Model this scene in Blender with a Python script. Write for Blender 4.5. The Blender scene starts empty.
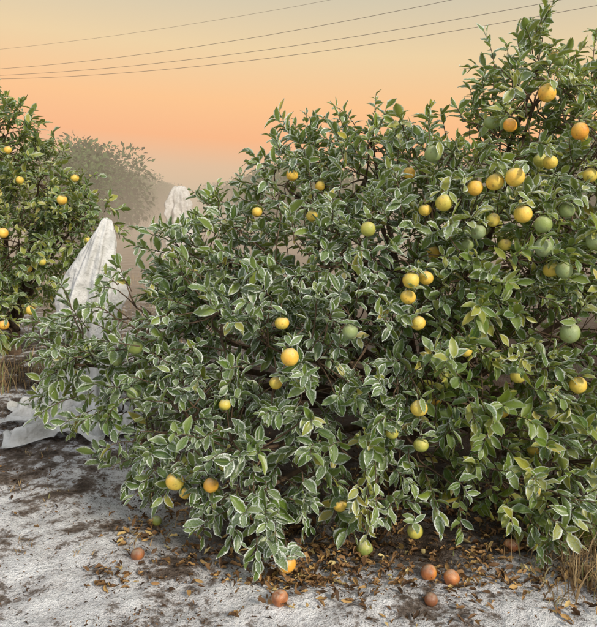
import bpy, math, random
import numpy as np
from mathutils import Vector, noise as mnoise
R = np.random.default_rng(7)
random.seed(7)
scene = bpy.context.scene
col = scene.collection

# ------------------------------------------------------------ helpers
def link(o, parent=None):
    col.objects.link(o)
    if parent: o.parent = parent
    return o
def empty(name):
    e = bpy.data.objects.new(name, None); e.empty_display_size = 0.2
    col.objects.link(e); return e
def norm(a): return a/np.maximum(np.linalg.norm(a, axis=-1, keepdims=True), 1e-9)
def make_mesh(name, V, F, attrs=None, smooth=True, mat=None):
    me = bpy.data.meshes.new(name)
    V = np.asarray(V, dtype=np.float32); F = np.asarray(F, dtype=np.int32)
    n, k = F.shape
    me.vertices.add(len(V)); me.vertices.foreach_set('co', V.ravel())
    me.loops.add(n*k); me.loops.foreach_set('vertex_index', F.ravel())
    me.polygons.add(n); me.polygons.foreach_set('loop_start', np.arange(0, n*k, k, dtype=np.int32))
    me.polygons.foreach_set('use_smooth', np.full(n, smooth))
    for an, (ty, arr) in (attrs or {}).items():
        at = me.attributes.new(an, ty, 'POINT')
        at.data.foreach_set('vector' if ty == 'FLOAT_VECTOR' else 'value', np.asarray(arr, dtype=np.float32).ravel())
    me.update(calc_edges=True)
    if mat: me.materials.append(mat)
    return me

class NT:
    def __init__(s, tree): s.t = tree; s.n = tree.nodes; s.l = tree.links
    def new(s, ty, **kw):
        nd = s.n.new(ty)
        for k, v in kw.items(): setattr(nd, k, v)
        return nd
    def link(s, a, b): s.l.new(a, b)
    def setin(s, sock, v):
        if isinstance(v, bpy.types.NodeSocket): s.link(v, sock)
        else: sock.default_value = v
    def math(s, op, a, b=0.0, c=0.0, clamp=False):
        m = s.new('ShaderNodeMath', operation=op, use_clamp=clamp)
        s.setin(m.inputs[0], a); s.setin(m.inputs[1], b); s.setin(m.inputs[2], c)
        return m.outputs[0]
    def smooth(s, x, lo, hi, a=0.0, b=1.0):
        m = s.new('ShaderNodeMapRange', interpolation_type='SMOOTHSTEP')
        s.setin(m.inputs[0], x); m.inputs[1].default_value = lo; m.inputs[2].default_value = hi
        m.inputs[3].default_value = a; m.inputs[4].default_value = b
        return m.outputs[0]
    def mix(s, f, a, b, blend='MIX'):
        m = s.new('ShaderNodeMix', data_type='RGBA', blend_type=blend)
        s.setin(m.inputs[0], f)
        for sk, v in ((m.inputs[6], a), (m.inputs[7], b)):
            if isinstance(v, tuple): v = (*v, 1.0) if len(v) == 3 else v
            s.setin(sk, v)
        return m.outputs[2]
    def noise(s, scale, detail=4, vec=None, rough=0.55):
        n = s.new('ShaderNodeTexNoise'); n.inputs['Scale'].default_value = scale
        n.inputs['Detail'].default_value = detail; n.inputs['Roughness'].default_value = rough
        if vec is not None: s.link(vec, n.inputs['Vector'])
        return n.outputs['Fac']
    def ramp(s, x, stops):
        r = s.new('ShaderNodeValToRGB'); e = r.color_ramp.elements
        while len(e) < len(stops): e.new(0.5)
        for el, (p, c) in zip(e, stops): el.position = p; el.color = (*c, 1.0)
        s.setin(r.inputs[0], x); return r.outputs[0]
    def attr(s, name):
        return s.new('ShaderNodeAttribute', attribute_name=name)
def new_mat(name):
    m = bpy.data.materials.new(name); m.use_nodes = True
    m.node_tree.nodes.clear(); t = NT(m.node_tree)
    out = t.new('ShaderNodeOutputMaterial')
    return m, t, out
MIST_GLOW = (.56, .44, .32)  # colour of the haze light painted onto distant surfaces
def paint_mist(m, t, shader, k=.040, y0=8.0):
    """ground mist painted into the material as an emissive glow, thickening with world Y"""
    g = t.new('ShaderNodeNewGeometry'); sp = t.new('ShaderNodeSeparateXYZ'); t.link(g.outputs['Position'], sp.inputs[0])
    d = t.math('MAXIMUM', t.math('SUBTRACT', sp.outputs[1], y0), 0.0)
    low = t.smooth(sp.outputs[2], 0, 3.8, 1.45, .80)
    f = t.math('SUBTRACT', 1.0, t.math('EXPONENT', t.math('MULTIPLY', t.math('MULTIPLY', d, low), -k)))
    e = t.new('ShaderNodeEmission'); e.inputs[0].default_value = (*MIST_GLOW, 1); e.inputs[1].default_value = 1
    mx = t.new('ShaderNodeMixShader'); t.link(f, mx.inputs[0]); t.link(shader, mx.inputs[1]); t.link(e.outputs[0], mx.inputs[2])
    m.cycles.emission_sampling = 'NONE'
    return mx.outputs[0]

# ------------------------------------------------------------ materials
def leaf_material(name, stops, frosty=True, transl=0.26, mist=False):
    m, t, out = new_mat(name)
    a = t.attr('leafc'); sp = t.new('ShaderNodeSeparateXYZ'); t.link(a.outputs['Vector'], sp.inputs[0])
    u, v, rnd = sp.outputs
    geo = t.new('ShaderNodeNewGeometry')
    base = t.ramp(rnd, stops)
    rim = None
    if frosty:
        au = t.math('ABSOLUTE', u)
        n2 = t.noise(150, 2, geo.outputs['Position'], .7)
        base = t.mix(t.smooth(n2, .3, .7, 0, .30), base, (0.02, 0.035, 0.008), 'MIX')
        rib = t.smooth(au, .12, .03, 0, .5)
        base = t.mix(rib, base, (0.22, 0.29, 0.06))
        base = t.mix(t.math('MULTIPLY', geo.outputs['Backfacing'], .6), base, (0.17, 0.24, 0.07))
        fr = t.attr('frost').outputs['Fac']
        edge = t.math('ADD', au, t.math('MULTIPLY', t.math('SUBTRACT', n2, .5), 1.1))
        edge = t.math('MAXIMUM', t.smooth(edge, .60, .98), t.smooth(v, .93, 1.0))
        rim = t.math('MULTIPLY', edge, fr, clamp=True)
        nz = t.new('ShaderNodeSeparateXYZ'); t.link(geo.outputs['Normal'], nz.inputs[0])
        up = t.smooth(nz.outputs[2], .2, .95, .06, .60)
        frost_sheen = t.math('MULTIPLY', t.math('MULTIPLY', t.smooth(n2, .32, .66, .15, 1), up), fr)  # frost dusting, with pale sky sheen painted onto upward faces as well
        base = t.mix(frost_sheen, base, (0.50, 0.58, 0.48))
        base = t.mix(rim, base, (0.82, 0.88, 0.86))
    p = t.new('ShaderNodeBsdfPrincipled'); t.link(base, p.inputs['Base Color'])
    if rim is not None:
        t.link(t.smooth(rim, 0, .7, .35, .9), p.inputs['Roughness'])
    else: p.inputs['Roughness'].default_value = .6
    p.inputs['Specular IOR Level'].default_value = 0.5 if frosty else .25
    s = p.outputs[0]
    if transl > 0:
        tr = t.new('ShaderNodeBsdfTranslucent')
        t.link(t.mix(.6, base, (0.42, 0.46, 0.03)), tr.inputs[0])
        mx = t.new('ShaderNodeMixShader'); mx.inputs[0].default_value = transl
        t.link(p.outputs[0], mx.inputs[1]); t.link(tr.outputs[0], mx.inputs[2]); s = mx.outputs[0]
    if mist: s = paint_mist(m, t, s)
    t.link(s, out.inputs[0])
    return m
GREEN = [(0.0, (.022, .052, .008)), (.28, (.050, .115, .012)), (.55, (.10, .185, .018)), (.82, (.20, .28, .028)), (.965, (.42, .40, .05)), (1, (.6, .48, .08))]
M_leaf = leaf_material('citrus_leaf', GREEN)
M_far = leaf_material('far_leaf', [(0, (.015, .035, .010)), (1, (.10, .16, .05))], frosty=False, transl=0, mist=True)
M_litter = leaf_material('litter_leaf', [(0, (.05, .028, .015)), (.3, (.14, .075, .035)), (.55, (.30, .17, .07)), (.8, (.45, .29, .11)), (1, (.58, .48, .22))], frosty=False, transl=0)

def bark_material(mist=False):
    m, t, out = new_mat('bark')
    g = t.new('ShaderNodeNewGeometry'); n = t.noise(30, 2, g.outputs['Position'])
    p = t.new('ShaderNodeBsdfPrincipled'); p.inputs['Roughness'].default_value = .85
    t.link(t.ramp(n, [(0.25, (.04, .028, .018)), (.6, (.12, .075, .045)), (.8, (.22, .16, .10))]), p.inputs['Base Color'])
    t.link(paint_mist(m, t, p.outputs[0]) if mist else p.outputs[0], out.inputs[0]); return m
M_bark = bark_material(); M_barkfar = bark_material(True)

def fruit_material():
    m, t, out = new_mat('orange_peel')
    g = t.new('ShaderNodeNewGeometry'); a = t.attr('ripe').outputs['Fac']
    n = t.noise(14, 2, g.outputs['Position'])
    r = t.math('ADD', a, t.math('MULTIPLY', t.math('SUBTRACT', n, .5), .5))
    c = t.ramp(r, [(0, (.27, .34, .18)), (.22, (.26, .33, .08)), (.42, (.57, .50, .09)), (.60, (.84, .56, .09)), (.80, (.80, .35, .04)), (.92, (.46, .16, .05)), (1, (.22, .085, .04))])
    n2 = t.noise(60, 3, g.outputs['Position'])
    c = t.mix(t.smooth(n2, .56, .72, 0, .55), c, (.20, .13, .05))
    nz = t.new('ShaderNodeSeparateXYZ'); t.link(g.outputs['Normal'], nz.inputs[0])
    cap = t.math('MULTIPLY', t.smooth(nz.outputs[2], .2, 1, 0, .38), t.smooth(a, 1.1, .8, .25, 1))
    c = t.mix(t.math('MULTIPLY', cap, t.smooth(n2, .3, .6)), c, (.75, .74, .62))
    p = t.new('ShaderNodeBsdfPrincipled'); t.link(c, p.inputs['Base Color'])
    p.inputs['Roughness'].default_value = .42
    b = t.new('ShaderNodeBump'); b.inputs['Strength'].default_value = .35; b.inputs['Distance'].default_value = .002
    v = t.new('ShaderNodeTexVoronoi'); v.inputs['Scale'].default_value = 330
    t.link(g.outputs['Position'], v.inputs['Vector']); t.link(v.outputs['Distance'], b.inputs['Height'])
    t.link(b.outputs[0], p.inputs['Normal']); t.link(p.outputs[0], out.inputs[0]); return m
M_fruit = fruit_material()

def cloth_material():
    m, t, out = new_mat('frost_cloth')
    g = t.new('ShaderNodeNewGeometry'); n = t.noise(9, 4, g.outputs['Position'])
    c = t.mix(t.smooth(n, .35, .65), (.60, .60, .59), (.80, .80, .81))
    d = t.new('ShaderNodeBsdfDiffuse'); t.link(c, d.inputs[0])
    tr = t.new('ShaderNodeBsdfTranslucent'); t.link(c, tr.inputs[0])
    mx = t.new('ShaderNodeMixShader'); mx.inputs[0].default_value = .2
    b = t.new('ShaderNodeBump'); b.inputs['Strength'].default_value = .8; b.inputs['Distance'].default_value = .03
    t.link(t.noise(18, 4, g.outputs['Position']), b.inputs['Height']); t.link(b.outputs[0], d.inputs['Normal'])
    t.link(d.outputs[0], mx.inputs[1]); t.link(tr.outputs[0], mx.inputs[2]); t.link(paint_mist(m, t, mx.outputs[0], k=.025), out.inputs[0]); return m
M_cloth = cloth_material()

def grass_material():
    m, t, out = new_mat('dry_grass')
    rnd = t.attr('rnd').outputs['Fac']
    p = t.new('ShaderNodeBsdfPrincipled'); p.inputs['Roughness'].default_value = .7
    t.link(t.ramp(rnd, [(0, (.10, .06, .03)), (.5, (.26, .17, .08)), (.85, (.40, .30, .16)), (1, (.16, .18, .06))]), p.inputs['Base Color'])
    t.link(paint_mist(m, t, p.outputs[0]), out.inputs[0]); return m
M_grass = grass_material()

def ground_material():
    m, t, out = new_mat('sandy_soil')
    g = t.new('ShaderNodeNewGeometry'); P = g.outputs['Position']
    sp = t.new('ShaderNodeSeparateXYZ'); t.link(P, sp.inputs[0])
    big = t.noise(2.6, 4, P, .6); med = t.noise(10, 4, P, .65); fine = t.noise(45, 4, P, .7); grit = t.noise(190, 2, P, .7)
    k = t.math('ADD', t.math('MULTIPLY', big, .53), t.math('ADD', t.math('MULTIPLY', med, .46), t.math('MULTIPLY', fine, .25)))
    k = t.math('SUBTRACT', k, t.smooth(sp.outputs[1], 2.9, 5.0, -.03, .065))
    c = t.ramp(k, [(.49, (.060, .045, .036)), (.56, (.16, .125, .105)), (.60, (.30, .27, .26)), (.625, (.66, .65, .68)), (.72, (.86, .87, .91))])
    c = t.mix(t.smooth(grit, .50, .72, 0, .45), c, (.14, .11, .095))
    c = t.mix(t.smooth(fine, .57, .66, 0, .65), c, (.09, .065, .052))
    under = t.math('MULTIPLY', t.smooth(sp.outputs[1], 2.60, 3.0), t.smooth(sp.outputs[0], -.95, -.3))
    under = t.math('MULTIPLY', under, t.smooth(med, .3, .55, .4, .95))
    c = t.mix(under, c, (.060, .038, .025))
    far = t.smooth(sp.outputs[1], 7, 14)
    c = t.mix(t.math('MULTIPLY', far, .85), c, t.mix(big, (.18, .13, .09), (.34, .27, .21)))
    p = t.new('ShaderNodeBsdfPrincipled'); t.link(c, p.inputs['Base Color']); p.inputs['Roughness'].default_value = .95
    p.inputs['Specular IOR Level'].default_value = .2
    h = t.math('ADD', t.math('MULTIPLY', med, .5), t.math('ADD', t.math('MULTIPLY', fine, .45), t.math('MULTIPLY', grit, .14)))
    b = t.new('ShaderNodeBump'); b.inputs['Strength'].default_value = 1; b.inputs['Distance'].default_value = .06
    t.link(h, b.inputs['Height']); t.link(b.outputs[0], p.inputs['Normal'])
    t.link(paint_mist(m, t, p.outputs[0]), out.inputs[0]); return m
M_ground = ground_material()

# ------------------------------------------------------------ geometry generators
PT = np.array([0, .08, .22, .42, .62, .80, .92, 1.0]); PW = np.array([.05, .30, .72, 1.0, .96, .66, .34, .02])
def leaves(name, B, D, Nn, L, W, rnd, frost, mat, nv=5, ncol=5, fold=.28, curl=.22, wav=.08):
    n = len(B); D = norm(D); Nn = norm(Nn - (Nn*D).sum(1, keepdims=True)*D); S = np.cross(D, Nn)
    t = np.linspace(0, 1, nv+1); u = np.linspace(-1, 1, ncol)
    tt, uu = np.meshgrid(t, u, indexing='ij'); tt = tt.ravel()[None]; uu = uu.ravel()[None]
    pr = np.interp(tt, PT, PW)
    cu = (curl*(R.random((n, 1))*1.8-.4)); fo = fold*(.3+1.5*R.random((n, 1)))
    ph = R.random((n, 1))*6.28; tw = (R.random((n, 1))-.5)*1.1; bend = (R.random((n, 1))-.5)*.25
    Lc = L[:, None]; Wc = W[:, None]
    x = tt*Lc; y = uu*pr*Wc*.5 + bend*Lc*tt**2
    z = np.abs(uu)*pr*Wc*.5*fo*1.4 - cu*Lc*tt**2*1.2 + wav*Wc*np.sin(tt*11+ph+uu*2)*np.abs(uu) + tw*(uu*pr*Wc*.5)*tt
    V = B[:, None, :] + D[:, None, :]*x[..., None] + S[:, None, :]*y[..., None] + Nn[:, None, :]*z[..., None]
    m = (nv+1)*ncol
    q = []
    for i in range(nv):
        for j in range(ncol-1):
            a = i*ncol+j; q.append((a, a+1, a+ncol+1, a+ncol))
    q = np.array(q)
    F = (q[None]+(np.arange(n)*m)[:, None, None]).reshape(-1, 4)
    lc = np.stack([np.broadcast_to(uu, (n, m)), np.broadcast_to(tt, (n, m)), np.broadcast_to(rnd[:, None], (n, m))], -1)
    at = {'leafc': ('FLOAT_VECTOR', lc)}
    if frost is not None: at['frost'] = ('FLOAT', np.repeat(frost, m))
    return make_mesh(name, V.reshape(-1, 3), F, at, True, mat)

class Tubes:
    def __init__(s): s.V = []; s.F = []; s.n = 0
    def add(s, pts, rad, k=5):
        pts = np.asarray(pts, float); m = len(pts); rad = np.asarray(rad, float)
        tg = norm(np.gradient(pts, axis=0)); ref = np.array([.31, .2, .93]) if abs(tg[0][2]) < .8 else np.array([.95, .3, .05])
        a = norm(np.cross(tg, ref)); b = np.cross(tg, a)
        an = np.arange(k)*2*math.pi/k
        ring = pts[:, None]+rad[:, None, None]*(a[:, None]*np.cos(an)[None, :, None]+b[:, None]*np.sin(an)[None, :, None])
        s.V.append(ring.reshape(-1, 3))
        for i in range(m-1):
            for j in range(k):
                s.F.append((s.n+i*k+j, s.n+i*k+(j+1) % k, s.n+(i+1)*k+(j+1) % k, s.n+(i+1)*k+j))
        s.n += m*k
    def mesh(s, name, mat): return make_mesh(name, np.concatenate(s.V), np.array(s.F), None, True, mat)

def bez(p0, p1, p2, n):
    t = np.linspace(0, 1, n)[:, None]; return (1-t)**2*p0+2*t*(1-t)*p1+t*t*p2

def fruits_mesh(name, items, nu=20, nvv=14):
    V = []; F = []; A = []; o = 0
    for (x, y, z, r, ripe) in items:
        ax = norm(R.normal(size=3)*.35+np.array([0, 0, 1.])); s1 = norm(np.cross(ax, [0.3, 1, 0])); s2 = np.cross(ax, s1)
        sq = .90+R.random()*.13; q1, q2, q3 = R.random(3)*6.28
        th = np.linspace(0.0, math.pi, nvv+1); ph = np.arange(nu)*2*math.pi/nu
        T, Pp = np.meshgrid(th, ph, indexing='ij')
        rr = r*(1-.08*np.exp(-(T/.22)**2)-.04*np.exp(-((math.pi-T)/.2)**2)+(.018*np.sin(3*Pp+q1)+.025*np.sin(2*Pp+q2))*np.sin(T)+.02*np.cos(T*2+q3))
        P = (rr*np.sin(T)*np.cos(Pp))[..., None]*s1+(rr*np.sin(T)*np.sin(Pp))[..., None]*s2+(rr*np.cos(T)*sq)[..., None]*ax+np.array([x, y, z])
        V.append(P.reshape(-1, 3)); A.append(np.full((nvv+1)*nu, ripe))
        for i in range(nvv):
            for j in range(nu):
                F.append((o+i*nu+j, o+i*nu+(j+1) % nu, o+(i+1)*nu+(j+1) % nu, o+(i+1)*nu+j))
        o += (nvv+1)*nu
    return make_mesh(name, np.concatenate(V), np.array(F), {'ripe': ('FLOAT', np.concatenate(A))}, True, M_fruit)

def sm(x, a, b):
    t = np.clip((x-a)/(b-a), 0, 1); return t*t*(3-2*t)

def build_tree(name, root, blobs, center, fruit, sprigs=(), dens=620, leaf=.088, frostfn=None, nv=5, warmfn=None, hidden=0, ncol=5, hx=-99):
    E = empty(name)
    tb = Tubes(); root = np.array(root, float); cen = np.array(center, float)
    LB = []; LD = []; LN = []; LL = []; LR = []
    fr = np.array([f[:3] for f in fruit]) if fruit else np.zeros((0, 3))
    def add_twig(p, d, ln, nl, up=.5, scale=1., hue=None):
        d = norm(d); sagv = np.array([0, 0, -1])*ln*.25*R.random()+R.normal(size=3)*ln*.08
        pts = bez(p, p+d*ln*.5-sagv*.2, p+d*ln+sagv, 5)
        tb.add(pts, np.linspace(.0032, .0014, 5)*scale**.5, 4)
        a0 = R.random()*6.28; s1 = norm(np.cross(d, [.21, .33, .92])); s2 = np.cross(d, s1)
        tone = R.normal()*.15; tsz = .8+.4*R.random()
        for i in range(nl):
            f = .12+.88*(i+.5)/nl
            k = min(3, int(f*4)); w_ = f*4-k
            q = pts[k]*(1-w_)+pts[k+1]*w_
            an = a0+i*2.4+R.normal()*.3; rad = s1*math.cos(an)+s2*math.sin(an)
            op = 1.0-.55*f+R.normal()*.28
            ld = d*(1-op*.55)+rad*op+np.array([0, 0, -.18])+R.normal(size=3)*.22
            nn = d*.5+np.array([0, 0, up+.2])-rad*.15+R.normal(size=3)*.45
            LB.append(q); LD.append(ld); LN.append(nn)
            LL.append(leaf*scale*tsz*(.55+.65*R.random())*(1-.25*max(0, f-.8)*4*.5))
            if hue is None:
                h = .40+tone+R.normal()*.19
                if R.random() < .016: h = .96+R.random()*.04
            else: h = hue+R.normal()*.05
            LR.append(h)
    top = root+np.array([.03, -.03, .28])
    tb.add(bez(root-np.array([0, 0, .05]), root+np.array([-.03, .02, .15]), top, 6), [.095, .075, .066, .062, .06, .055], 10)
    for b in blobs:
        c = np.array(b[:3]); r = b[3]
        mid = (top+c)/2+np.array([0, 0, .12])+R.normal(size=3)*.06
        tb.add(bez(top, mid, c, 9), np.linspace(.034, .008, 9), 6)
        n = int((b[4] if len(b) > 4 else 1)*dens*r*r)+4
        dirs = norm(R.normal(size=(n, 3)))
        hubs = c+norm(R.normal(size=(7, 3)))*r*.45
        for h in hubs: tb.add(bez(c, (c+h)/2+R.normal(size=3)*.03, h, 4), [.007, .006, .005, .004], 4)
        for dv in dirs:
            rr = r*(.45+.6*R.random()**.6)
            lump = 1+.38*mnoise.noise(Vector((c+dv*r)*5.0))
            p = c+dv*rr*lump
            if p[2] < .10: continue
            if mnoise.noise(Vector(p*5.5)) < -.20 and R.random() < .85: continue
            ln = .08+.15*R.random()
            o = norm(p-cen)
            d = norm(dv*.75+o*.6+np.array([0, 0, .25])+R.normal(size=3)*.45)
            if len(fr):
                dd = fr-p; q = p+d*ln
                if (np.linalg.norm(dd, axis=1) < .075).any() or (np.linalg.norm(fr-q, axis=1) < .07).any(): continue
                e = (p*.4+q*.6)-fr
                if ((np.abs(e[:, 0]) < .055) & (np.abs(e[:, 2]) < .05) & (e[:, 1] < .03) & (e[:, 1] > -.4)).any(): continue
            if R.random() < .5:
                h = hubs[np.argmin(np.linalg.norm(hubs-p, axis=1))]
                tb.add(bez(h, (h+p)/2+R.normal(size=3)*.02, p, 4), [.004, .0036, .0033, .003], 4)
            add_twig(p, d, ln, 5+int(ln*30))
    for s in sprigs:
        p = np.array(s[0], float); q = np.array(s[1], float); hue = s[2] if len(s) > 2 else None
        ln = np.linalg.norm(q-p); k = max(1, int(round(ln/.11)))
        for i in range(k):
            a = p+(q-p)*i/k; b = p+(q-p)*(i+1)/k
            a = a+R.normal(size=3)*.008
            add_twig(a, b-a+R.normal(size=3)*.01, np.linalg.norm(b-a)*1.15, 7, hue=hue, scale=.95)
    fruit = list(fruit)
    bl = [b for b in blobs if b[1] < cen[1]-.4 and b[0] > hx]
    for i in range(hidden):
        b = bl[int(R.random()*len(bl))]; dv = norm(R.normal(size=3)); dv[1] = -abs(dv[1])
        p = np.array(b[:3])+dv*b[3]*R.uniform(.5, .9)
        if p[2] < .15: continue
        fruit.append((*p, R.uniform(.032, .041), R.choice([.08, .12, .15, .35, .5, .55, .62])))
    for f in fruit:
        p = np.array(f[:3]); r = f[3]
        b = p+np.array([R.normal()*.03, .14+.05*R.random(), r+.05])
        tb.add(bez(p+np.array([0, 0, r*.86]), p+np.array([0, .02, r+.04]), b, 5), [.003]*5, 5)
        for i in range(6):
            LB.append(p+np.array([R.normal()*.02, -.01+R.normal()*.02, r+.012])); an = R.random()*6.28
            LD.append(np.array([math.cos(an), .1+.6*math.sin(an), R.normal()*.45])); LN.append(np.array([0, -.3, 1.])+R.normal(size=3)*.3); LL.append(leaf*R.uniform(.6, .95)); LR.append(.45+R.normal()*.15)
    LB = np.array(LB); LD = np.array(LD); LN = np.array(LN); LL = np.array(LL); LR = np.clip(np.array(LR), .02, 1)
    if warmfn is not None: LR = np.where(LR < .9, np.clip(LR+warmfn(LB), .02, .93), LR)
    fz = frostfn(LB) if frostfn else np.full(len(LB), .4)
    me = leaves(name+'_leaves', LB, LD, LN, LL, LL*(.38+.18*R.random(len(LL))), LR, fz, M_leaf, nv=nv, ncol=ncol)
    link(bpy.data.objects.new('leaves', me), E)
    link(bpy.data.objects.new('trunk_and_branches', tb.mesh(name+'_wood', M_bark)), E)
    if fruit: link(bpy.data.objects.new('fruit', fruits_mesh(name+'_fruit', fruit)), E)
    return E

# ------------------------------------------------------------ main orange tree
blobs = [
 (-1.14,3.6,.84,.24,.9),(-1.30,3.7,.72,.14,.85),(-.89,3.5,.57,.28,.95),(-.80,3.6,.96,.27,1),(-.79,3.3,.41,.15),
 (-.40,3.8,1.27,.32),(-.36,4.0,1.47,.18,.9),(-.56,3.7,1.10,.2),(-.02,4.0,1.66,.28),(.05,4.1,1.86,.13,.7),(.38,3.9,1.75,.30),(.42,4.0,1.96,.13,.7),
 (.70,3.6,1.60,.34),(1.03,3.6,1.82,.38,.95),(1.25,3.7,2.12,.30,.85),(1.27,3.7,2.34,.12,.8),(1.64,3.7,1.93,.38,.85),
 (1.41,3.5,1.48,.43),(.92,3.4,1.28,.43),(.46,3.4,1.28,.40),(.01,3.5,1.25,.38),
 (-.39,3.3,.97,.36),(.01,3.2,.86,.38),(.45,3.2,.86,.38,.9),(.92,3.3,.78,.40,.9),(1.40,3.4,.92,.42),
 (-.54,3.2,.55,.30),(-.18,3.0,.475,.32),(-.22,2.88,.29,.16),(.20,3.1,.46,.29,.75),(.59,3.15,.43,.28,.75),(1.01,3.2,.39,.31,.95),(1.41,3.3,.415,.36),
 (.34,3.0,.26,.10),(1.19,3.0,.24,.18),
 (.5,4.3,1.0,.75,.22),(1.5,4.4,1.1,.85,.2),(-.3,4.2,.85,.5,.3),(1.0,4.3,1.5,.5,.35),(2.1,4.0,1.2,.6,.45),(2.0,3.6,.6,.5,.5),(2.05,3.8,1.7,.42,.6)]
def fr_(px, py, D, r, ripe):  # bearing/drop table measured from the standing point, turned into metres
    W = np.interp(py, [0,50,100,150,200,250,300,350,400,450,500,550,600], [.285,.218,.150,.080,.0086,-.0646,-.1396,-.2163,-.2948,-.3754,-.4579,-.5425,-.6294])
    yf = 1.0607-.000235*py
    return ((px-298.5)*D/672/yf, D, 1.6+W*D, r*.96, ripe)
FR = [fr_(*a) for a in [
 (547,93,3.3,.043,.70),(580,131,3.25,.044,.76),(550,162,3.2,.036,.52),(510,125,3.25,.034,.70),(433,154,3.25,.042,.08),(515,177,3.07,.047,.57),
 (495,182,3.12,.043,.58),(475,188,3.15,.039,.67),(444,203,3.15,.042,.49),(425,210,3.2,.032,.54),(523,214,3.07,.042,.52),(543,224,3.05,.041,.14),
 (543,248,3.05,.044,.03),(567,210,3.07,.036,.10),(596,241,3.0,.044,.12),(564,270,3.05,.04,.14),(570,333,3.0,.047,.10),(411,280,3.0,.041,.55),
 (426,278,3.05,.036,.52),(408,297,3.02,.036,.54),(368,229,3.12,.036,.28),(292,175,3.7,.034,.62),(312,216,3.42,.030,.5),(257,212,3.72,.030,.55),
 (418,323,2.97,.035,.55),(419,408,2.87,.040,.54),(392,433,2.92,.030,.4),(465,350,2.99,.034,.42),(518,376,3.0,.037,.46),(578,385,3.0,.040,.57),
 (135,347,3.22,.042,.15),(134,393,3.22,.036,.10),(117,360,3.35,.034,.12),(290,357,2.83,.042,.60),(282,323,2.97,.033,.50),(276,383,2.95,.030,.55),
 (350,331,2.88,.036,.10),(225,405,3.0,.030,.45),(225,465,2.9,.030,.38),(421,445,2.9,.034,.33),(340,505,2.87,.034,.52),(320,186,3.7,.028,.6),
 (478,232,3.1,.038,.12),(493,220,3.15,.034,.48),(409,173,3.4,.03,.64),(175,481,2.88,.044,.57),(186,492,2.95,.034,.56),(211,485,2.86,.037,.70),
 (287,564,2.62,.040,.70),(415,531,2.87,.038,.33),(540,160,3.3,.034,.35),(560,60,3.6,.03,.2),(505,245,3.2,.032,.48),(467,245,3.2,.034,.15),(590,175,3.2,.036,.48)]]
FR += [(1.75,3.15,1.7,.042,.6),(1.9,3.2,1.2,.042,.3),(1.8,3.1,.8,.04,.6)]
sprigs = [((1.27,3.7,2.34),(1.28,3.66,2.64)),((1.20,3.7,2.3),(1.12,3.65,2.46)),((1.36,3.7,2.25),(1.5,3.66,2.42)),((.42,4.0,2.0),(.44,3.95,2.2)),((.28,4.0,1.9),(.24,3.9,2.12)),
 ((.02,4.0,1.9),(-.02,3.95,2.06)),((-.2,4.0,1.7),(-.17,3.9,1.87)),((.88,3.6,1.95),(.90,3.55,2.14)),((1.0,3.6,2.0),(1.0,3.6,2.26)),((1.5,3.6,2.1),(1.56,3.6,2.34)),((1.65,3.6,2.1),(1.75,3.6,2.3)),
 ((.62,3.8,1.85),(.6,3.8,2.02)),((-.5,3.9,1.45),(-.62,3.8,1.46)),((-.62,3.8,1.22),(-.78,3.7,1.26)),((-.6,3.8,1.2),(-.74,3.7,1.14)),
 ((-.20,2.85,.50),(-.17,2.62,.12)),((-.28,2.85,.5),(-.27,2.66,.2)),((-.15,2.8,.42),(-.08,2.62,.2)),((.30,2.85,.45),(.31,2.72,.20),.88),((.26,2.85,.4),(.27,2.75,.26),.95),((.33,2.85,.5),(.36,2.75,.3),.7),
 ((-.86,3.3,.42),(-.80,3.2,.20)),((-.42,2.95,.42),(-.38,2.8,.22)),((-.46,2.95,.35),(-.42,2.85,.15)),((.9,2.95,.4),(1.32,2.72,.32)),((1.1,2.9,.4),(1.0,2.7,.46)),((1.0,2.95,.3),(1.2,2.75,.2)),((-1.3,3.6,.7),(-1.4,3.5,.55)),
 ((-1.15,3.5,.95),(-1.3,3.4,1.0)),((.6,2.8,.9),(.62,2.65,1.0)),((0.05,2.85,.8),(.02,2.7,.92)),((-.35,3.0,1.1),(-.4,2.88,1.25)),
 ((.9,2.95,1.35),(.95,2.8,1.45))]
def frost_main(P):
    n = np.array([mnoise.noise(Vector((p*2.1).tolist())) for p in P])
    n2 = np.array([mnoise.noise(Vector((p*9).tolist())) for p in P])
    f = 1.05-.52*sm(P[:, 0], .3, 1.05)+n*.7+n2*.55
    f += .35*((P[:, 2] < .5) & (P[:, 1] < 2.85))+.22*sm(P[:, 2], 1.3, 2.0)
    f *= R.uniform(.5, 1.2, len(P))
    return np.clip(f, .08, 1.0)
def warm_main(P):
    return .0+.32*sm(P[:, 0], .0, 1.1)*(1-.35*sm(P[:, 2], 1.4, 2.2))+.14*sm(P[:, 2], 1.2, 2.2)
build_tree('orange_tree', (.75,4.15,0), blobs, (.55,4.3,.9), FR, sprigs, dens=690, leaf=.083, frostfn=frost_main, warmfn=warm_main, hidden=16, hx=.4, nv=4)

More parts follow.
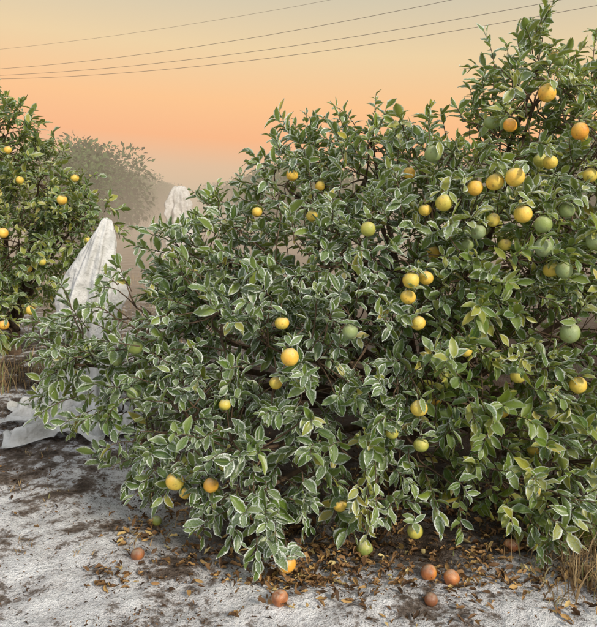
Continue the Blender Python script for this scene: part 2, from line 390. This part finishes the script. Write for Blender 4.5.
# ------------------------------------------------------------ neighbouring tree on the left
b2 = [(-2.80,6.5,2.08,.44),(-2.47,6.5,1.80,.40),(-2.05,6.5,1.50,.27),(-2.65,6.4,1.25,.48),(-3.0,6.3,.78,.45),(-3.4,6.6,1.65,.7),(-3.5,6.5,.75,.55),
      (-2.28,6.5,1.3,.26),(-3.3,7.4,1.5,.85,.4),(-3.0,7.2,.85,.5,.4),(-3.2,6.15,.45,.26),(-2.35,6.6,1.55,.3),(-3.0,6.6,2.2,.4)]
F2 = [fr_(*a) for a in [(62,200,5.9,.046,.62),(3,233,5.75,.047,.62),(31,310,5.75,.047,.62),(20,180,6.0,.036,.55),(75,178,6.05,.038,.58),(4,325,5.7,.047,.72),(42,262,5.85,.036,.4),(8,150,5.95,.036,.62),(88,240,6.1,.034,.4),(57,330,5.8,.036,.55)]]
s2 = [((-2.36,6.1,1.42),(-2.40,6.0,1.86),.90),((-2.44,6.1,1.6),(-2.5,5.95,2.0),.91),((-2.30,6.1,1.4),(-2.2,6.0,1.75),.88),((-2.5,6.1,1.3),(-2.62,5.95,1.6),.90),((-2.4,6.0,1.3),(-2.45,5.9,1.55),.92),((-2.55,6.0,1.5),(-2.6,5.9,1.8),.91),((-2.6,6.0,1.25),(-2.75,5.9,1.4),.9),((-1.9,6.4,1.5),(-1.66,6.4,1.42)),((-2.7,6.4,2.35),(-2.68,6.4,2.6)),((-2.45,6.4,2.1),(-2.38,6.4,2.35)),((-2.9,6.4,2.3),(-2.95,6.4,2.6))]
build_tree('orange_tree', (-3.1,7.2,0), b2, (-3.2,7.2,.9), F2, s2, dens=520, leaf=.095, frostfn=lambda P: np.clip(.3+.4*R.random(len(P)), 0, 1), nv=3, ncol=3, warmfn=lambda P: np.full(len(P), .30), hidden=3)

# ------------------------------------------------------------ distant grove: rows of trees running away from us into the mist
def far_mesh(seed, n=6500):
    rr = np.random.default_rng(seed)
    cs = np.concatenate([norm(rr.normal(size=(34, 3)))*np.array([1.25, 1.25, 1.05])*rr.uniform(.45, 1, (34, 1))])+np.array([0, 0, 1.95])
    rs = rr.uniform(.4, .75, 34)
    k = rr.integers(0, 34, n)
    d = norm(rr.normal(size=(n, 3))); P = cs[k]+d*(rs[k]*rr.uniform(.6, 1.12, n))[:, None]
    P[:, 2] = np.abs(P[:, 2]-.1)+.1
    L = rr.uniform(.11, .18, n)
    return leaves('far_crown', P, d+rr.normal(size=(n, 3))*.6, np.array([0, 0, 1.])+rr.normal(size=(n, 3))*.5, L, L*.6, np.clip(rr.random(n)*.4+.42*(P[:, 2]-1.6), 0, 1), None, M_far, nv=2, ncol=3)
fm = [far_mesh(1), far_mesh(2), far_mesh(3)]
tt = Tubes(); tt.add(bez(np.array([0, 0, -.05]), np.array([.05, 0, .8]), np.array([0, .05, 2.0]), 6), [.14, .12, .1, .09, .07, .05], 8)
for i in range(6):
    a = i*1.05; tt.add(bez(np.array([0, 0, .5]), np.array([math.cos(a)*.5, math.sin(a)*.5, 1.3]), np.array([math.cos(a)*1.2, math.sin(a)*1.2, 2.2]), 6), [.07, .06, .05, .04, .03, .02], 5)
tw = tt.mesh('far_wood', M_barkfar)
G = empty('distant_tree_row')
pos = []
for off, ys in ((-3.6, np.arange(17.5, 66, 4.6)), (3.1, np.arange(20, 66, 4.6)), (-10.2, np.arange(15, 66, 5)), (9.8, np.arange(13, 66, 5)), (16.5, np.arange(13, 66, 5.5)), (-17, np.arange(20, 66, 5.5))):
    for y in ys:
        s = .94 if (off == -3.6 and y < 18) else 1.06
        if off == 3.1: s = .98
        pos.append((-.147*y+off+R.normal()*.15, y, s+R.normal()*.05))
for x in np.arange(-75, 75, 5.5): pos.append((x+R.normal()*.5, 74+R.random()*4, 1.45+R.normal()*.16))
pos += [(8.0, 11.5, .95)]
for i, (x, y, s) in enumerate(pos):
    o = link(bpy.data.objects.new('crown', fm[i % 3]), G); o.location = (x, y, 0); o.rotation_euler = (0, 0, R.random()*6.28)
    o.scale = (s, s, s*(.94+.12*R.random()))
    w = link(bpy.data.objects.new('trunk', tw), G); w.location = (x, y, 0); w.scale = (s, s, s)

# ------------------------------------------------------------ frost covers
def frost_cover(top, base, prof, seed, skirt, drift=(0, 0)):
    rr = np.random.default_rng(seed); nr, na = 120, 200
    ts = np.linspace(0, 1, nr); V = []
    top = np.array(top); base = np.array(base); ph = rr.random(12)*6.28
    an = np.arange(na)*2*math.pi/na
    for i, t in enumerate(ts):
        if t < .7:
            f = t/.7; g = 0; z = top[2]*(1-f)+.03*f; r = np.interp(f, prof[0], prof[1])
        else:
            f = 1; g = (t-.7)/.3; z = .03; r = prof[1][-1]+skirt*g
        c = top*(1-f)+base*f
        folds = sum(math.pow(.80, k)*np.sin((2+2*k)*an+ph[k]+f*(3.2-k*.5)+.9*math.sin(f*9+k*2)) for k in range(9))
        amp = .14+.30*min(1, f*1.6)
        rad = r*(1+amp*folds*.5)
        crump = np.array([mnoise.noise(Vector((math.cos(q)*2.2, math.sin(q)*2.2, f*9+seed)))*.13 for q in an])
        rad = rad*(1+crump*2)
        x = c[0]+rad*np.cos(an)*1.0-.05*math.sin(f*5)*(f > .02)+drift[0]*g*(1-np.cos(an))*.5; y = c[1]+rad*np.sin(an)*.8+.015*math.cos(f*8)+drift[1]*g
        if t < .7: zz = z+.05*(1-f)*np.sin(2*an+ph[8])*(f > .02)+.04*f*np.sin(4*an+ph[9])*(f)
        else:
            cr = np.array([mnoise.noise(Vector((math.cos(q)*(3+g*4), math.sin(q)*(3+g*4), seed+g*3))) for q in an])
            zz = .035+.17*np.clip(np.sin(an*9+ph[3]+g*4)*.35+np.sin(an*5+ph[5]-g*7)*.35+.4+cr*1.3, 0, 1.2)*(1-g*.75)
        zz = np.maximum(zz, .035)
        V.append(np.stack([x, y, zz], -1))
    V = np.concatenate(V); F = []
    for i in range(nr-1):
        for j in range(na):
            F.append((i*na+j, i*na+(j+1) % na, (i+1)*na+(j+1) % na, (i+1)*na+j))
    me = make_mesh('cover', V, np.array(F), None, True, M_cloth)
    o = bpy.data.objects.new('frost_cover', me); link(o); return o
frost_cover((-1.40,4.95,1.50), (-1.66,4.90,.0), ([0,.03,.1,.2,.32,.5,.75,.9,1], [.025,.06,.10,.15,.185,.18,.17,.22,.32]), 3, .20, (-.10,-.12))
frost_cover((-3.9,22.5,2.25), (-3.95,22.5,.0), ([0,.04,.12,.3,.5,.75,.9,1], [.05,.2,.3,.36,.38,.40,.42,.48]), 5, .3)

# ------------------------------------------------------------ ground
def gz(x, y):
    p = Vector((x, y, 0)); return mnoise.noise(p*2.2)*.030+mnoise.noise(p*7)*.020+abs(mnoise.noise(p*19))*.018
def ground():
    def axis(lo, hi, near0, near1, step):
        a = list(np.arange(near0, near1, step)); s = step; x = near1
        while x < hi: a.append(x); s *= 1.25; x += s
        a.append(hi); s = step; x = near0-step; b = []
        while x > lo: b.append(x); s *= 1.25; x -= s
        b.append(lo); return np.array(b[::-1]+a)
    X = axis(-400, 400, -2.5, 2.0, .022); Y = axis(-400, 600, 2.0, 6.0, .022)
    xx, yy = np.meshgrid(X, Y, indexing='ij'); z = np.zeros(xx.shape)
    for i in range(len(X)):
        if abs(X[i]) > 8: continue
        for j in range(len(Y)):
            if -1 < Y[j] < 14:
                fade = min(1, (8-abs(X[i]))/3)*min(1, (14-Y[j])/4)
                z[i, j] = fade*gz(X[i], Y[j])
    V = np.stack([xx, yy, z], -1).reshape(-1, 3); ny = len(Y)
    I, J = np.meshgrid(np.arange(len(X)-1), np.arange(ny-1), indexing='ij'); a = (I*ny+J).ravel()
    F = np.stack([a, a+ny, a+ny+1, a+1], -1)
    link(bpy.data.objects.new('ground', make_mesh('ground', V, F, None, True, M_ground)))
ground()

def litter():
    B = []; L = []; H = []
    def put(x, y, l, h): B.append((x, y, gz(x, y)+.006+.012*R.random())); L.append(l); H.append(h)
    for i in range(5200):
        x = R.uniform(-.9, 2.4); y = 2.60+abs(R.normal())*.6
        if mnoise.noise(Vector((x*2.5, y*4, 3))) < -.08 and R.random() < .75: continue
        if x < -.2 and R.random() < .45: continue
        put(x, y, R.uniform(.018, .05), np.clip(R.normal(.44, .26), 0, 1))
    for i in range(600):
        x = R.uniform(-.4, 1.7); y = R.uniform(2.35, 2.8)
        if mnoise.noise(Vector((x*4, y*5, 1))) < -.0: continue
        put(x, y, R.uniform(.015, .045), np.clip(R.normal(.45, .25), 0, 1))
    for i in range(500):
        put(R.uniform(-3, 2), R.uniform(2.1, 7), R.uniform(.015, .04), np.clip(R.normal(.35, .25), 0, 1))
    for i in range(16000):
        x = R.uniform(-3, 2); y = 2.1+4.4*R.random()**1.4
        if mnoise.noise(Vector((x*1.7, y*2.8, 9))) < .0 and R.random() < .75: continue
        put(x, y, R.uniform(.005, .018), np.clip(R.normal(.15, .16), 0, 1))
    B = np.array(B); n = len(B); L = np.array(L); a = R.random(n)*6.28
    D = np.stack([np.cos(a), np.sin(a), R.normal(size=n)*.28], -1); N = np.array([0, 0, 1.])+R.normal(size=(n, 3))*.4
    me = leaves('litter', B, D, N, L, L*R.uniform(.3, .55, n), np.array(H), None, M_litter, nv=4, ncol=3, fold=.7, curl=-.35, wav=.2)
    link(bpy.data.objects.new('leaf_litter', me))
litter()

def grass(name, spots):
    V = []; F = []; A = []; o = 0
    for (x, y, rad, n, h, lean) in spots:
        for i in range(n):
            bx = x+R.normal()*rad; by = y+R.normal()*rad; hh = h*(.4+.8*R.random()); a = R.random()*6.28
            d = np.array([math.cos(a), math.sin(a), 0])*hh*lean*(R.random()+.2); w = .0022+.002*R.random()
            s = np.array([-math.sin(a+.7), math.cos(a+.7), 0])*w; b = np.array([bx, by, gz(bx, by)-.01])
            ps = bez(b, b+np.array([0, 0, hh*.8])+d*.2, b+d+np.array([0, 0, hh*(.9-.6*lean*R.random())]), 5)
            for k, p in enumerate(ps):
                f = 1-k/4.6; V.append(p-s*f); V.append(p+s*f)
            rn = np.clip(R.normal(.5, .25), 0, 1); A += [rn]*10
            for k in range(4): F.append((o+2*k, o+2*k+1, o+2*k+3, o+2*k+2))
            o += 10
    link(bpy.data.objects.new(name, make_mesh(name, V, np.array(F), {'rnd': ('FLOAT', A)}, True, M_grass)))
sp = [(1.22,2.62,.06,90,.24,.7),(1.32,2.5,.06,80,.22,.8),(1.15,2.85,.09,90,.2,.9),(1.4,2.8,.1,120,.28,.7),(1.05,2.5,.05,30,.1,1),(1.3,2.35,.05,40,.14,.9),
      (-3.0,5.7,.2,220,.42,.5),(-2.7,5.9,.2,160,.35,.6),(-3.3,5.4,.2,180,.35,.6),(-2.4,6.2,.2,120,.25,.7),(-1.28,2.98,.05,26,.05,1),(-1.0,2.9,.05,16,.04,1)]
for i in range(90): sp.append((R.uniform(-3.2,-.6), R.uniform(3.4,8), .07, 16, .05, 1))
for i in range(24): sp.append((R.uniform(-.9,1.8), R.uniform(2.8,4.2), .06, 12, .08, 1))
for i in range(120): sp.append((R.uniform(-6,-.8), R.uniform(7,16), .25, 26, .16, .8))
grass('dry_grass', sp)

for (x, y, r, ripe) in [(-.075,2.48,.034,.90),(.565,2.70,.035,.95),(.655,2.66,.035,.92),(.54,2.52,.028,.97),(-.73,2.84,.030,.99),(.31,2.94,.040,.30),(-.72,3.20,.026,.3),(1.0,2.95,.034,.92)]:
    me = fruits_mesh('fallen', [(0, 0, 0, r, ripe)]); o = link(bpy.data.objects.new('fallen_orange', me))
    o.location = (x, y, gz(x, y)+r*.78)

# ------------------------------------------------------------ power lines
def wire_mat():
    m, t, out = new_mat('cable'); p = t.new('ShaderNodeBsdfPrincipled')
    g = t.new('ShaderNodeNewGeometry'); t.link(t.mix(t.noise(2, 2, g.outputs['Position']), (.14, .12, .11), (.24, .20, .17)), p.inputs['Base Color'])
    p.inputs['Roughness'].default_value = .6; t.link(p.outputs[0], out.inputs[0]); return m
tb = Tubes()
for (a, b, sag, r) in [((-17.1,40.5,8.85),(11,26.5,8.95),.55,.010),((-17.3,40.8,9.1),(11,26.3,9.35),.5,.010),((-17.1,40.2,9.35),(10.2,24.0,9.5),.5,.009),((-17.2,40.6,10.5),(11,26.2,11.0),.4,.006)]:
    a = np.array(a); b = np.array(b); s = np.linspace(-.7, 1.7, 60)[:, None]
    P = a+(b-a)*s; P[:, 2] += sag*(((s[:, 0]-.5)/.5)**2-1)*.999
    tb.add(P, np.full(60, r), 6)
link(bpy.data.objects.new('power_line', tb.mesh('power_line', wire_mat())))

# ------------------------------------------------------------ sky + sun
SUN_EL, SUN_AZ = 32.0, 140.0   # azimuth measured from +Y towards +X
w = bpy.data.worlds.new("World"); scene.world = w; w.use_nodes = True
w.node_tree.nodes.clear(); t = NT(w.node_tree); out = t.new('ShaderNodeOutputWorld')
sky = t.new('ShaderNodeTexSky', sky_type='NISHITA'); sky.sun_disc = False
sky.sun_elevation = math.radians(SUN_EL); sky.sun_rotation = math.radians(SUN_AZ)
bg1 = t.new('ShaderNodeBackground'); t.link(sky.outputs[0], bg1.inputs[0]); bg1.inputs[1].default_value = .015
tc = t.new('ShaderNodeTexCoord'); sx = t.new('ShaderNodeSeparateXYZ'); t.link(tc.outputs['Generated'], sx.inputs[0])
zz = t.math('ADD', sx.outputs[2], t.math('MULTIPLY', sx.outputs[0], .05))
front = t.ramp(zz, [(0, (.55, .43, .31)), (.05, (.68, .43, .26)), (.09, (.88, .40, .16)), (.14, (.92, .49, .19)), (.21, (.82, .59, .30)), (.29, (.60, .53, .37)), (.5, (.48, .50, .44)), (1, (.50, .53, .55))])
back = t.ramp(sx.outputs[2], [(0, (.50, .47, .44)), (.2, (.90, .87, .82)), (.6, (.95, .96, .95)), (1, (.52, .55, .56))])
g = t.mix(t.smooth(sx.outputs[1], .25, -.35), front, back)
bg2 = t.new('ShaderNodeBackground'); t.link(g, bg2.inputs[0]); bg2.inputs[1].default_value = 1.0
ad = t.new('ShaderNodeAddShader'); t.link(bg1.outputs[0], ad.inputs[0]); t.link(bg2.outputs[0], ad.inputs[1]); t.link(ad.outputs[0], out.inputs[0])
sl = bpy.data.lights.new('sun', 'SUN'); sl.energy = 3.2; sl.angle = math.radians(10); sl.color = (1, .90, .73)
so = link(bpy.data.objects.new('sun', sl))
e, a = math.radians(SUN_EL), math.radians(SUN_AZ)
d = Vector((math.sin(a)*math.cos(e), math.cos(a)*math.cos(e), math.sin(e)))
so.rotation_euler = d.to_track_quat('Z', 'Y').to_euler(); so.location = d*30

# ------------------------------------------------------------ camera
cd = bpy.data.cameras.new('camera'); co = link(bpy.data.objects.new('camera', cd))
cd.sensor_fit = 'VERTICAL'; cd.sensor_height = 24; cd.lens = 24*672/627; cd.clip_end = 2000
co.location = (0, 0, 1.6); co.rotation_euler = (math.radians(90-9.1), 0, 0)
scene.camera = co
scene.view_settings.view_transform = 'Standard'; scene.view_settings.look = 'None'; scene.view_settings.exposure = 0
